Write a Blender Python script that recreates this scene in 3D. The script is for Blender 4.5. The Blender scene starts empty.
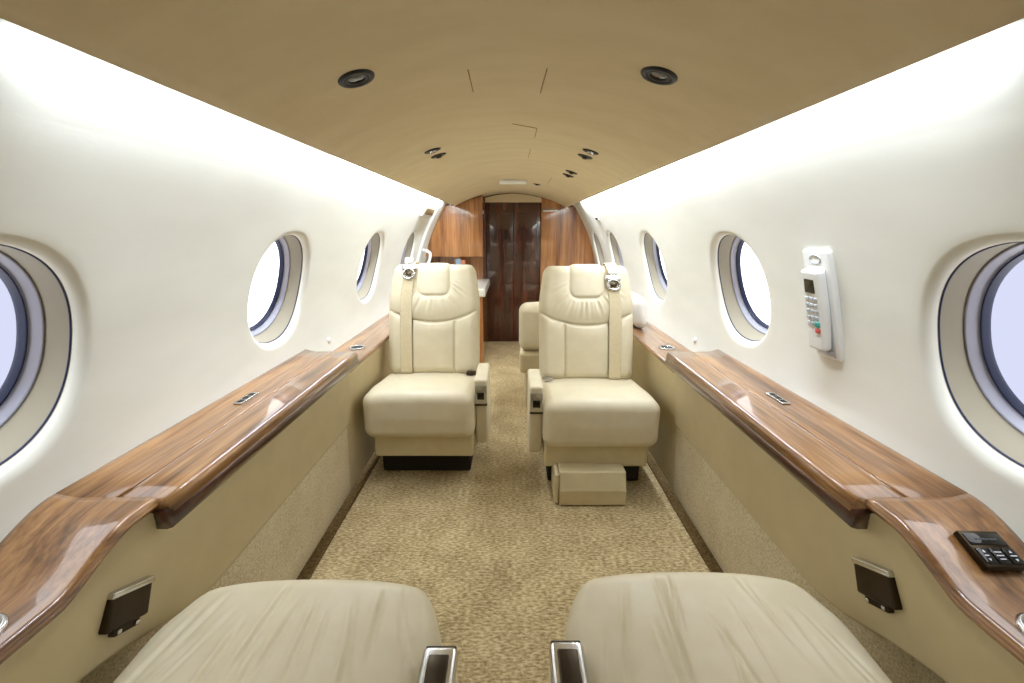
import bpy, bmesh, math, random
import numpy as np
from mathutils import Vector, Matrix

random.seed(4)
C = bpy.context.scene.collection
PI = math.pi
EYE = 1.15
F_PX = 430.0

# ------------------------------------------------------------------ helpers
def lin(c):
    c = c / 255.0
    return c / 12.92 if c <= 0.04045 else ((c + 0.055) / 1.055) ** 2.4

def rgb(r, g, b):
    return (lin(r), lin(g), lin(b), 1.0)

def mesh_obj(name, verts, faces, mat, parent=None, smooth=True, label=None):
    me = bpy.data.meshes.new(name)
    me.from_pydata([tuple(v) for v in verts], [], faces)
    me.update()
    bm = bmesh.new(); bm.from_mesh(me)
    bmesh.ops.recalc_face_normals(bm, faces=bm.faces)
    bm.to_mesh(me); bm.free()
    if smooth:
        for p in me.polygons: p.use_smooth = True
    if mat: me.materials.append(mat)
    o = bpy.data.objects.new(name, me)
    C.objects.link(o)
    if parent: o.parent = parent
    if label: o['label'] = label
    return o

def thing(name, label, cat, loc=(0, 0, 0), rotz=0.0, group=None):
    o = bpy.data.objects.new(name, None)
    o.empty_display_size = 0.05
    C.objects.link(o)
    o.location = loc; o.rotation_euler = (0, 0, rotz)
    tag(o, label, cat, group)
    return o

def tag(o, label, cat, group=None):
    o['label'] = label; o['category'] = cat
    if group: o['group'] = group
    return o

def struct(o):
    o['kind'] = 'structure'
    return o

class MB:
    """collects several simple shapes that make up ONE part"""
    def __init__(self): self.v = []; self.f = []
    def add(self, v, f):
        n = len(self.v)
        self.v += [tuple(p) for p in v]
        self.f += [tuple(i + n for i in q) for q in f]
        return self
    def build(self, name, mat, parent=None, smooth=True, label=None):
        return mesh_obj(name, self.v, self.f, mat, parent, smooth, label)

def grid(fn, us, vs, closed_u=False):
    nu, nv = len(us), len(vs)
    V = [fn(u, v) for v in vs for u in us]
    F = []
    for j in range(nv - 1):
        for i in range(nu if closed_u else nu - 1):
            a = j * nu + i; b = j * nu + (i + 1) % nu
            F.append((a, b, b + nu, a + nu))
    return V, F

def lsp(a, b, n): return [a + (b - a) * i / (n - 1) for i in range(n)]

def axis_samples(h, r, n, k=5):
    out = []
    for i in range(k + 1):
        t = r * math.tan(PI / 4 * (1 - i / k))
        out.append(-(h - r) - t)
    inner = lsp(-(h - r), h - r, max(2, n + 1))[1:-1]
    return out + inner + [-x for x in reversed(out)]

def soft_box(half, r, n=(6, 6, 6), center=(0, 0, 0), k=4, disp=None):
    """closed rounded box; disp(x,y,z,nx,ny,nz) -> new xyz (in local centred coordinates)"""
    hx, hy, hz = half
    r = min(r, hx * .999, hy * .999, hz * .999)
    A = [axis_samples(h, r, m, k) for h, m in zip(half, n)]
    V = []; F = []; idx = {}
    def vert(p):
        key = (round(p[0], 6), round(p[1], 6), round(p[2], 6))
        if key in idx: return idx[key]
        inn = [max(-(h - r), min(h - r, c)) for c, h in zip(p, half)]
        d = Vector([c - q for c, q in zip(p, inn)])
        d.normalize()
        q = [inn[i] + d[i] * r for i in range(3)]
        if disp: q = disp(q[0], q[1], q[2], d[0], d[1], d[2])
        idx[key] = len(V)
        V.append((q[0] + center[0], q[1] + center[1], q[2] + center[2]))
        return idx[key]
    for ax in range(3):
        o1, o2 = [(1, 2), (2, 0), (0, 1)][ax]
        for s in (-1, 1):
            for i in range(len(A[o1]) - 1):
                for j in range(len(A[o2]) - 1):
                    q = []
                    for (ii, jj) in ((i, j), (i + 1, j), (i + 1, j + 1), (i, j + 1)):
                        p = [0, 0, 0]
                        p[ax] = s * half[ax]; p[o1] = A[o1][ii]; p[o2] = A[o2][jj]
                        q.append(vert(p))
                    if s < 0: q.reverse()
                    F.append(tuple(q))
    return V, F

def xform(vf, M):
    V, F = vf
    return [M @ Vector(v) for v in V], F

def extrude_poly(pts, d0, d1, axis='y'):
    """pts in (a,b) plane; extrude from d0 to d1 along axis"""
    def P(a, b, d):
        return {'y': (a, d, b), 'x': (d, a, b), 'z': (a, b, d)}[axis]
    n = len(pts)
    V = [P(a, b, d0) for a, b in pts] + [P(a, b, d1) for a, b in pts]
    F = [tuple(range(n)), tuple(range(2 * n - 1, n - 1, -1))]
    for i in range(n):
        j = (i + 1) % n
        F.append((i, j, j + n, i + n))
    return V, F

def tube(path, r, n=10, cap=True):
    path = [Vector(p) for p in path]
    V = []; F = []
    up = Vector((0, 0, 1))
    prev = None
    for i, p in enumerate(path):
        t = (path[min(i + 1, len(path) - 1)] - path[max(i - 1, 0)]).normalized()
        if prev is None:
            a = t.cross(up)
            if a.length < 1e-3: a = t.cross(Vector((1, 0, 0)))
            a.normalize()
        else:
            a = (prev - t * prev.dot(t)).normalized()
        prev = a
        b = t.cross(a)
        rr = r[i] if isinstance(r, (list, tuple)) else r
        for k in range(n):
            th = 2 * PI * k / n
            V.append(p + a * (math.cos(th) * rr) + b * (math.sin(th) * rr))
    for i in range(len(path) - 1):
        for k in range(n):
            F.append((i * n + k, i * n + (k + 1) % n, (i + 1) * n + (k + 1) % n, (i + 1) * n + k))
    if cap:
        F.append(tuple(range(n - 1, -1, -1)))
        m = (len(path) - 1) * n
        F.append(tuple(range(m, m + n)))
    return V, F

def lathe(prof, n=32, sx=1.0, sy=1.0):
    """prof (r,z) -> surface about z"""
    V = []; F = []
    for r, z in prof:
        for k in range(n):
            th = 2 * PI * k / n
            V.append((r * math.cos(th) * sx, r * math.sin(th) * sy, z))
    for i in range(len(prof) - 1):
        for k in range(n):
            F.append((i * n + k, i * n + (k + 1) % n, (i + 1) * n + (k + 1) % n, (i + 1) * n + k))
    if prof[0][0] > 1e-6: pass
    return V, F

def capped(vf, n, first=True, last=True):
    V, F = vf
    F = list(F)
    if first: F.append(tuple(range(n - 1, -1, -1)))
    if last: F.append(tuple(range(len(V) - n, len(V))))
    return V, F

def sstep(a, b, x):
    t = max(0.0, min(1.0, (x - a) / (b - a)))
    return t * t * (3 - 2 * t)

def g(d, w): return math.exp(-(d / w) ** 2)

# ------------------------------------------------------------------ materials
def new_mat(name):
    m = bpy.data.materials.new(name); m.use_nodes = True
    nt = m.node_tree
    return m, nt, nt.nodes['Principled BSDF']

def plain(name, col, rough=.5, metal=0.0, coat=0.0, spec=.5):
    m, nt, b = new_mat(name)
    b.inputs['Base Color'].default_value = col
    b.inputs['Roughness'].default_value = rough
    b.inputs['Metallic'].default_value = metal
    b.inputs['Coat Weight'].default_value = coat
    b.inputs['Coat Roughness'].default_value = .04
    b.inputs['Specular IOR Level'].default_value = spec
    # slight natural mottling so nothing is a dead flat colour
    tc = nt.nodes.new('ShaderNodeTexCoord'); nz = nt.nodes.new('ShaderNodeTexNoise')
    nz.inputs['Scale'].default_value = 60; nz.inputs['Detail'].default_value = 3
    mp = nt.nodes.new('ShaderNodeMapRange')
    mp.inputs['To Min'].default_value = max(0.0, rough - .04); mp.inputs['To Max'].default_value = min(1, rough + .04)
    nt.links.new(tc.outputs['Object'], nz.inputs['Vector'])
    nt.links.new(nz.outputs['Fac'], mp.inputs['Value'])
    nt.links.new(mp.outputs['Result'], b.inputs['Roughness'])
    return m

def noisy(name, c1, c2, scale, rough=.6, bump=.1, bscale=None, stretch=(1, 1, 1), coat=0.0, spec=.5, detail=4, dist=.002, coords='Object'):
    m, nt, b = new_mat(name)
    N = nt.nodes; L = nt.links
    tc = N.new('ShaderNodeTexCoord'); mp = N.new('ShaderNodeMapping')
    mp.inputs['Scale'].default_value = stretch
    nz = N.new('ShaderNodeTexNoise'); nz.inputs['Scale'].default_value = scale; nz.inputs['Detail'].default_value = detail
    cr = N.new('ShaderNodeValToRGB')
    cr.color_ramp.elements[0].position = .32; cr.color_ramp.elements[0].color = c1
    cr.color_ramp.elements[1].position = .68; cr.color_ramp.elements[1].color = c2
    L.new(tc.outputs[coords], mp.inputs['Vector']); L.new(mp.outputs['Vector'], nz.inputs['Vector'])
    L.new(nz.outputs['Fac'], cr.inputs['Fac']); L.new(cr.outputs['Color'], b.inputs['Base Color'])
    n2 = N.new('ShaderNodeTexNoise'); n2.inputs['Scale'].default_value = bscale or scale; n2.inputs['Detail'].default_value = 3
    L.new(mp.outputs['Vector'], n2.inputs['Vector'])
    bp = N.new('ShaderNodeBump'); bp.inputs['Strength'].default_value = bump; bp.inputs['Distance'].default_value = dist
    L.new(n2.outputs['Fac'], bp.inputs['Height']); L.new(bp.outputs['Normal'], b.inputs['Normal'])
    b.inputs['Roughness'].default_value = rough
    b.inputs['Coat Weight'].default_value = coat
    b.inputs['Specular IOR Level'].default_value = spec
    return m

def wood(name, dark, mid, light, grain_axis='y', rough=.3, coat=1.0, scale=1.0):
    m, nt, b = new_mat(name)
    N = nt.nodes; L = nt.links
    tc = N.new('ShaderNodeTexCoord'); mp = N.new('ShaderNodeMapping')
    s = [26 * scale] * 3
    s['xyz'.index(grain_axis)] = 1.6 * scale
    mp.inputs['Scale'].default_value = s
    L.new(tc.outputs['Object'], mp.inputs['Vector'])
    n1 = N.new('ShaderNodeTexNoise'); n1.inputs['Scale'].default_value = 1.0; n1.inputs['Detail'].default_value = 5; n1.inputs['Distortion'].default_value = .5
    n2 = N.new('ShaderNodeTexNoise'); n2.inputs['Scale'].default_value = 6.0; n2.inputs['Detail'].default_value = 4
    L.new(mp.outputs['Vector'], n1.inputs['Vector']); L.new(mp.outputs['Vector'], n2.inputs['Vector'])
    mx = N.new('ShaderNodeMath'); mx.operation = 'MULTIPLY_ADD'
    mx.inputs[1].default_value = .35
    L.new(n2.outputs['Fac'], mx.inputs[0])
    m2 = N.new('ShaderNodeMath'); m2.operation = 'MULTIPLY'; m2.inputs[1].default_value = .68
    L.new(n1.outputs['Fac'], m2.inputs[0]); L.new(m2.outputs[0], mx.inputs[2])
    cr = N.new('ShaderNodeValToRGB')
    e = cr.color_ramp.elements
    e[0].position = .36; e[0].color = dark
    e[1].position = .66; e[1].color = light
    k = e.new(.51); k.color = mid
    L.new(mx.outputs[0], cr.inputs['Fac']); L.new(cr.outputs['Color'], b.inputs['Base Color'])
    b.inputs['Roughness'].default_value = rough
    b.inputs['Coat Weight'].default_value = coat
    b.inputs['Coat Roughness'].default_value = .03
    return m

M = {}
M['wall'] = noisy('cream_wall_vinyl', rgb(231, 230, 219), rgb(237, 236, 226), 9, rough=.7, bump=.10, bscale=160, stretch=(1, .35, 1), spec=.25, dist=.001)
M['ceiling'] = noisy('tan_headliner', rgb(211, 193, 155), rgb(217, 200, 163), 14, rough=.85, bump=.15, bscale=220, stretch=(.3, 1, 1), spec=.15, dist=.001)
M['leather'] = noisy('cream_leather', rgb(217, 205, 175), rgb(223, 212, 184), 18, rough=.42, bump=.10, bscale=420, spec=.4, dist=.0008)
M['leather_trim'] = noisy('tan_leather_trim', rgb(206, 191, 152), rgb(212, 198, 160), 18, rough=.5, bump=.08, bscale=420, spec=.35, dist=.0008)
M['panel'] = noisy('tan_side_panel', rgb(208, 193, 155), rgb(214, 199, 162), 12, rough=.6, bump=.06, bscale=300, spec=.3, dist=.0008)
M['walnut'] = wood('walnut_gloss', rgb(82, 52, 27), rgb(138, 95, 54), rgb(176, 132, 84), 'y')
M['walnut_shaded'] = wood('walnut_shaded_gloss', rgb(50, 24, 16), rgb(72, 36, 24), rgb(96, 54, 36), 'y')  # darkened walnut: shade coloured into the leaf's bullnose
M['burl'] = wood('walnut_bulkhead_gloss', rgb(112, 66, 28), rgb(160, 104, 52), rgb(190, 132, 74), 'z', scale=.55)
M['mahogany'] = wood('dark_mahogany_gloss', rgb(34, 11, 6), rgb(66, 25, 12), rgb(88, 38, 19), 'z', rough=.25, scale=.6)
M['chrome'] = plain('brushed_chrome', rgb(205, 205, 205), .22, 1.0)
M['dark_metal'] = plain('dark_bronze_metal', rgb(66, 57, 46), .34, 1.0)
M['black'] = plain('black_plastic', rgb(12, 11, 10), .5)
M['glossblack'] = plain('black_glass', rgb(8, 8, 10), .08)
M['white'] = plain('white_plastic', rgb(236, 236, 232), .35)
M['grey_key'] = plain('grey_key_plastic', rgb(186, 190, 194), .4)
M['green'] = plain('teal_key', rgb(70, 168, 160), .4)
M['red'] = plain('red_key', rgb(206, 92, 84), .4)
M['mark'] = plain('white_print', rgb(220, 224, 232), .6)
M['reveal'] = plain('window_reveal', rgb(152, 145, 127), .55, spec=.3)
M['lav'] = plain('lavender_grey_ring', rgb(176, 178, 196), .4)
M['navy'] = plain('navy_seal_and_shade', rgb(30, 40, 74), .45)  # real window seal, and the painted shade of the lip gap
M['strap'] = noisy('belt_webbing', rgb(208, 193, 158), rgb(216, 202, 168), 90, rough=.7, bump=.2, bscale=500, spec=.2, dist=.001)
M['pillow'] = noisy('white_cotton', rgb(232, 230, 226), rgb(240, 238, 234), 20, rough=.9, bump=.1, spec=.1)
M['dark'] = plain('under_seat_shadow', rgb(30, 25, 19), .8)  # near-black that paints the shadow beneath the seats
M['counter'] = plain('white_counter', rgb(228, 226, 214), .25)
M['seam'] = plain('tan_seam', rgb(150, 128, 92), .9, spec=.1)

def carpet_mat(name, c1, c2, c3, sx, sy, bump):
    m, nt, b = new_mat(name)
    N = nt.nodes; L = nt.links
    tc = N.new('ShaderNodeTexCoord')
    mp = N.new('ShaderNodeMapping'); mp.inputs['Scale'].default_value = (sx, sy, sx)
    L.new(tc.outputs['Object'], mp.inputs['Vector'])
    n1 = N.new('ShaderNodeTexNoise'); n1.inputs['Scale'].default_value = 1; n1.inputs['Detail'].default_value = 3
    L.new(mp.outputs['Vector'], n1.inputs['Vector'])
    n2 = N.new('ShaderNodeTexNoise'); n2.inputs['Scale'].default_value = 420; n2.inputs['Detail'].default_value = 2
    L.new(tc.outputs['Object'], n2.inputs['Vector'])
    n3 = N.new('ShaderNodeTexNoise'); n3.inputs['Scale'].default_value = 7; n3.inputs['Detail'].default_value = 3
    L.new(tc.outputs['Object'], n3.inputs['Vector'])
    a = N.new('ShaderNodeMath'); a.operation = 'MULTIPLY_ADD'; a.inputs[1].default_value = .5
    L.new(n1.outputs['Fac'], a.inputs[0])
    a2 = N.new('ShaderNodeMath'); a2.operation = 'MULTIPLY_ADD'; a2.inputs[1].default_value = .34
    L.new(n2.outputs['Fac'], a2.inputs[0])
    a3 = N.new('ShaderNodeMath'); a3.operation = 'MULTIPLY'; a3.inputs[1].default_value = .16
    L.new(n3.outputs['Fac'], a3.inputs[0])
    L.new(a3.outputs[0], a2.inputs[2]); L.new(a2.outputs[0], a.inputs[2])
    cr = N.new('ShaderNodeValToRGB')
    e = cr.color_ramp.elements
    e[0].position = .41; e[0].color = c1
    e[1].position = .59; e[1].color = c3
    k = e.new(.5); k.color = c2
    L.new(a.outputs[0], cr.inputs['Fac']); L.new(cr.outputs['Color'], b.inputs['Base Color'])
    bp = N.new('ShaderNodeBump'); bp.inputs['Strength'].default_value = bump; bp.inputs['Distance'].default_value = .004
    L.new(a.outputs[0], bp.inputs['Height']); L.new(bp.outputs['Normal'], b.inputs['Normal'])
    b.inputs['Roughness'].default_value = .95
    b.inputs['Specular IOR Level'].default_value = .1
    return m
M['carpet'] = carpet_mat('brown_ribbed_carpet', rgb(134, 114, 78), rgb(176, 155, 114), rgb(212, 192, 150), 62, 150, .7)
M['carpet_panel'] = carpet_mat('beige_carpet_panel', rgb(202, 188, 154), rgb(228, 217, 190), rgb(240, 230, 206), 190, 190, .3)
M['carpet_edge'] = carpet_mat('brown_edge_strip', rgb(88, 70, 42), rgb(112, 92, 60), rgb(134, 112, 76), 90, 90, .4)

def glass_mat():
    m, nt, b = new_mat('window_acrylic')
    N = nt.nodes; L = nt.links
    out = [n for n in N if n.type == 'OUTPUT_MATERIAL'][0]
    tr = N.new('ShaderNodeBsdfTransparent'); tr.inputs['Color'].default_value = (.95, .955, .98, 1)
    gl = N.new('ShaderNodeBsdfGlossy'); gl.inputs['Roughness'].default_value = .02
    lw = N.new('ShaderNodeLayerWeight'); lw.inputs['Blend'].default_value = .5
    fr = N.new('ShaderNodeMath'); fr.operation = 'POWER'; fr.inputs[1].default_value = 6
    L.new(lw.outputs['Facing'], fr.inputs[0])
    mx = N.new('ShaderNodeMixShader')
    L.new(fr.outputs[0], mx.inputs[0]); L.new(tr.outputs[0], mx.inputs[1]); L.new(gl.outputs[0], mx.inputs[2])
    L.new(mx.outputs[0], out.inputs['Surface'])
    return m
M['glass'] = glass_mat()

# ------------------------------------------------------------------ cabin section
PROF = [(.750, -.02), (.788, .20), (.805, .44), (.835, .56), (.850, .66), (.848, .75), (.830, .87), (.797, .99), (.757, 1.10), (.711, 1.20),
        (.662, 1.29), (.616, 1.37), (.590, 1.44), (.530, 1.51), (.390, 1.56), (.20, 1.595), (0.0, 1.605)]
def catmull(P, n=16):
    P = [Vector(p) for p in P]
    out = []
    for i in range(len(P) - 1):
        p0 = P[max(i - 1, 0)]; p1 = P[i]; p2 = P[i + 1]; p3 = P[min(i + 2, len(P) - 1)]
        for k in range(n):
            t = k / n
            out.append(.5 * ((2 * p1) + (p2 - p0) * t + (2 * p0 - 5 * p1 + 4 * p2 - p3) * t * t + (3 * p1 - p0 - 3 * p2 + p3) * t ** 3))
    out.append(P[-1])
    return out
PD = catmull(PROF)
S = [0.0]
for i in range(1, len(PD)): S.append(S[-1] + (PD[i] - PD[i - 1]).length)
SX = np.array([p.x for p in PD]); SZ = np.array([p.y for p in PD]); SS = np.array(S)
def prof(s): return float(np.interp(s, SS, SX)), float(np.interp(s, SS, SZ))
def s_of_z(z): return float(np.interp(z, SZ, SS))
def wall_x(z):
    return float(np.interp(z, SZ, SX))
def tangent(s):
    a = prof(s - .004); b = prof(s + .004)
    v = Vector((b[0] - a[0], b[1] - a[1])); v.normalize()
    return v
CEIL_W = .530
def ceil_z(x): return 1.500 - .490 * x * x
def ceil_n(x):
    v = Vector((-.980 * x, 0, -1)); v.normalize()   # points down into the cabin
    return v

Y0, Y1 = -.55, 4.45
WZ = .945
SC = s_of_z(WZ)
A_, B_ = .180, .196      # window half sizes at the lip
LIP = .020
S_LO = s_of_z(.56); S_HI = s_of_z(1.30)

def sup(th, a, b, e=2.25):
    c, s = math.cos(th), math.sin(th)
    return (math.copysign(abs(c) ** (2 / e), c) * a, math.copysign(abs(s) ** (2 / e), s) * b)

def build_wall(sg, wins, bays, plains, name):
    mb = MB()
    def P(y, s, off=0.0):
        x, z = prof(s)
        return Vector((sg * x, y, z))
    T = tangent(SC); Nn = Vector((sg * T.y, 0, -T.x))      # outward normal
    NY = 14; NS = 14
    lips = []
    for yc, (ya, yb) in zip(wins, bays):
        bd = []
        for i in range(NY): bd.append((ya + (yb - ya) * i / NY, S_LO))
        for i in range(NS): bd.append((yb, S_LO + (S_HI - S_LO) * i / NS))
        for i in range(NY): bd.append((yb - (yb - ya) * i / NY, S_HI))
        for i in range(NS): bd.append((ya, S_HI - (S_HI - S_LO) * i / NS))
        # subdivide x2 for a rounder opening, on the same straight edges
        bd2 = []
        for i in range(len(bd)):
            p = bd[i]; q = bd[(i + 1) % len(bd)]
            bd2 += [p, ((p[0] + q[0]) / 2, (p[1] + q[1]) / 2)]
        bd = bd2
        ths = [math.atan2((s - SC) / (S_HI - S_LO), (y - yc) / (yb - ya)) for y, s in bd]
        n = len(bd)
        rows = []
        NR = 12
        for j in range(NR + 1):
            t = (j / NR)
            t = t ** .8
            row = []
            for (y, s), th in zip(bd, ths):
                ey, es = sup(th, A_ + LIP, B_ + LIP)
                row.append(P(y * (1 - t) + (yc + ey) * t, s * (1 - t) + (SC + es) * t))
            rows.append(row)
        for k in range(1, 7):
            ph = PI / 2 * k / 6
            row = []
            for th in ths:
                sh = LIP * math.sin(ph)
                ey, es = sup(th, A_ + LIP - sh, B_ + LIP - sh)
                row.append(P(yc + ey, SC + es) + Nn * (LIP * (1 - math.cos(ph))))
            rows.append(row)
        lips.append((yc, ths, rows[-1]))
        V = [p for r in rows for p in r]
        F = []
        for j in range(len(rows) - 1):
            for i in range(n):
                F.append((j * n + i, j * n + (i + 1) % n, (j + 1) * n + (i + 1) % n, (j + 1) * n + i))
        mb.add(V, F)
        # strip above the bay
    top = [S_HI + (SS[-1] - S_HI) * i / 26 for i in range(27)]
    mb.add(*grid(lambda y, s: P(y, s), lsp(Y0, Y1, 40), top))
    low = [0.0 + S_LO * i / 4 for i in range(5)]
    mb.add(*grid(lambda y, s: P(y, s), lsp(Y0, Y1, 40), low))
    for (ya, yb) in plains:
        mb.add(*grid(lambda y, s: P(y, s), lsp(ya, yb, 15), [S_LO + (S_HI - S_LO) * i / 28 for i in range(29)]))
    me = struct(mb.build(name, M['wall']))
    bm = bmesh.new(); bm.from_mesh(me.data)
    bmesh.ops.remove_doubles(bm, verts=bm.verts, dist=.0004)
    bmesh.ops.recalc_face_normals(bm, faces=bm.faces)
    bm.to_mesh(me.data); bm.free()
    return lips, Nn, T

def build_window(idx, sg, lip, Nn, T, shade=False):
    yc, ths, ring = lip
    x, z = prof(SC)
    c = Vector((sg * x, yc, z))
    Tv = Vector((sg * T.x, 0, T.y))
    n = len(ths)
    def pl(th, sc, d):
        ey, es = sup(th, A_ * sc, B_ * sc)
        return c + Vector((0, ey, 0)) + Tv * es + Nn * d
    def band(rows):
        V = [p for r in rows for p in r]; F = []
        for j in range(len(rows) - 1):
            for i in range(n):
                F.append((j * n + i, j * n + (i + 1) % n, (j + 1) * n + (i + 1) % n, (j + 1) * n + i))
        return V, F
    root = bpy.data.objects.new('window_%d' % idx, None)
    C.objects.link(root); struct(root)
    # reveal
    rows = [[p for p in ring]]
    for k in range(1, 7):
        t = k / 6
        rows.append([ring[i] * (1 - t) + pl(th, .965, .068) * t for i, th in enumerate(ths)])
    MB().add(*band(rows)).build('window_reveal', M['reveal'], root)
    MB().add(*band([[ring[i] * (1 - t) + pl(th, .965, .068) * t + (c - ring[i]) * .012 * q for i, th in enumerate(ths)] for t, q in ((.03, 0), (.04, .8), (.08, .8), (.09, 0))])).build('gap_shade', M['navy'], root)  # dark ring coloured in for the shade between lip and reveal
    MB().add(*band([[pl(th, s, d) for th in ths] for s, d in ((.967, .065), (.955, .063), (.945, .066), (.905, .082), (.895, .085))])).build('inner_ring', M['lav'], root)
    MB().add(*band([[pl(th, s, d) for th in ths] for s, d in ((.898, .082), (.890, .080), (.884, .083), (.868, .090), (.862, .095))])).build('rubber_seal', M['navy'], root)
    V = [pl(th, .872, .092) for th in ths]
    mesh_obj('window_glass', V, [tuple(range(n))], M['glass'], root, smooth=False)
    if shade:
        # pleated blind bunched against the near side of the pane
        mb = MB()
        for i in range(9):
            ss = -.13 + .26 * i / 8
            w = A_ * .8 * math.sqrt(max(0.02, 1 - (ss / (B_ * .86)) ** 2))
            a = c + Tv * ss + Nn * .070
            mb.add(*tube([a + Vector((0, -w, 0)), a + Vector((0, -w * .1, 0))], .010, 8))
        mb.build('pleated_shade', M['white'], root)
    return root

LW = [.607, 1.51, 2.49, 3.40]
RW = [.635, 1.54, 2.49, 3.40, 4.09]
lipsL, NL, TL = build_wall(-1, LW, [(.10, 1.04), (1.04, 1.99), (1.99, 2.95), (2.95, 3.80)], [(Y0, .10), (3.80, Y1)], 'wall_left')
lipsR, NR_, TR = build_wall(1, RW, [(.10, 1.075), (1.075, 2.02), (2.02, 2.95), (2.95, 3.745), (3.745, Y1)], [(Y0, .10)], 'wall_right')
wi = 1
for i, l in enumerate(lipsL):
    build_window(wi, -1, l, NL, TL, shade=(i == 3)); wi += 1
for l in lipsR:
    build_window(wi, 1, l, NR_, TR); wi += 1

# floor
struct(mesh_obj('floor', *soft_box((.752, 2.55, .02), .002, (2, 4, 1), (0, 1.95, -.02), 1), M['carpet'], smooth=False))
# ceiling panel with a rolled edge
def ceil_fn():
    xs = lsp(-CEIL_W, CEIL_W, 41); ys = lsp(Y0, Y1, 30)
    bot = [(x, ceil_z(x)) for x in xs]
    edge_r = [(CEIL_W + .004, ceil_z(CEIL_W) + .004), (CEIL_W + .004, ceil_z(CEIL_W) + .011), (CEIL_W - .002, ceil_z(CEIL_W) + .016)]
    top = [(x, ceil_z(x) + .017) for x in reversed(xs[1:-1])]
    loop = bot + edge_r + top + [(-x, z) for x, z in reversed(edge_r)]
    V = []; F = []
    n = len(loop)
    for y in ys:
        V += [(x, y, z) for x, z in loop]
    for j in range(len(ys) - 1):
        for i in range(n):
            F.append((j * n + i, j * n + (i + 1) % n, (j + 1) * n + (i + 1) % n, (j + 1) * n + i))
    return V, F
ceiling = struct(mesh_obj('ceiling', *ceil_fn(), M['ceiling']))
# fine seams in the headliner
def seam(pts):
    path = [(x, y, ceil_z(x) - .0004) for x, y in pts]
    mesh_obj('panel_seam', *tube(path, .0011, 6), M['seam'], ceiling)
seam([(-.098, 1.076), (-.100, 1.235)]); seam([(.078, 1.076), (.074, 1.25)])
seam([(.0, 1.60), (.088, 1.65), (.088, 1.80)]); seam([(.082, 2.06), (.08, 2.30)]); seam([(.25, 2.9), (.255, 3.35)])
# wall behind the camera
def section_poly(xa, xb, n=40, zfloor=0.0, top_gap=0.0):
    pts = []
    return pts
half_sec = [(wall_x(z), z) for z in lsp(0, 1.30, 26)] + [prof(s) for s in lsp(S_HI, SS[-1], 16)][1:]
poly = half_sec + [(-x, z) for x, z in reversed(half_sec[:-1])]
struct(mesh_obj('wall_back', *extrude_poly(poly, Y0 - .02, Y0), M['mahogany'], smooth=False))

# ------------------------------------------------------------------ side ledges and side panels
TB0, TB1 = .705, 1.705     # fold-out table section
def near_z(y): return .616 + .052 * sstep(.515, .655, y)
def near_zo(y): return .618 + .048 * sstep(.53, .70, y)

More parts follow.
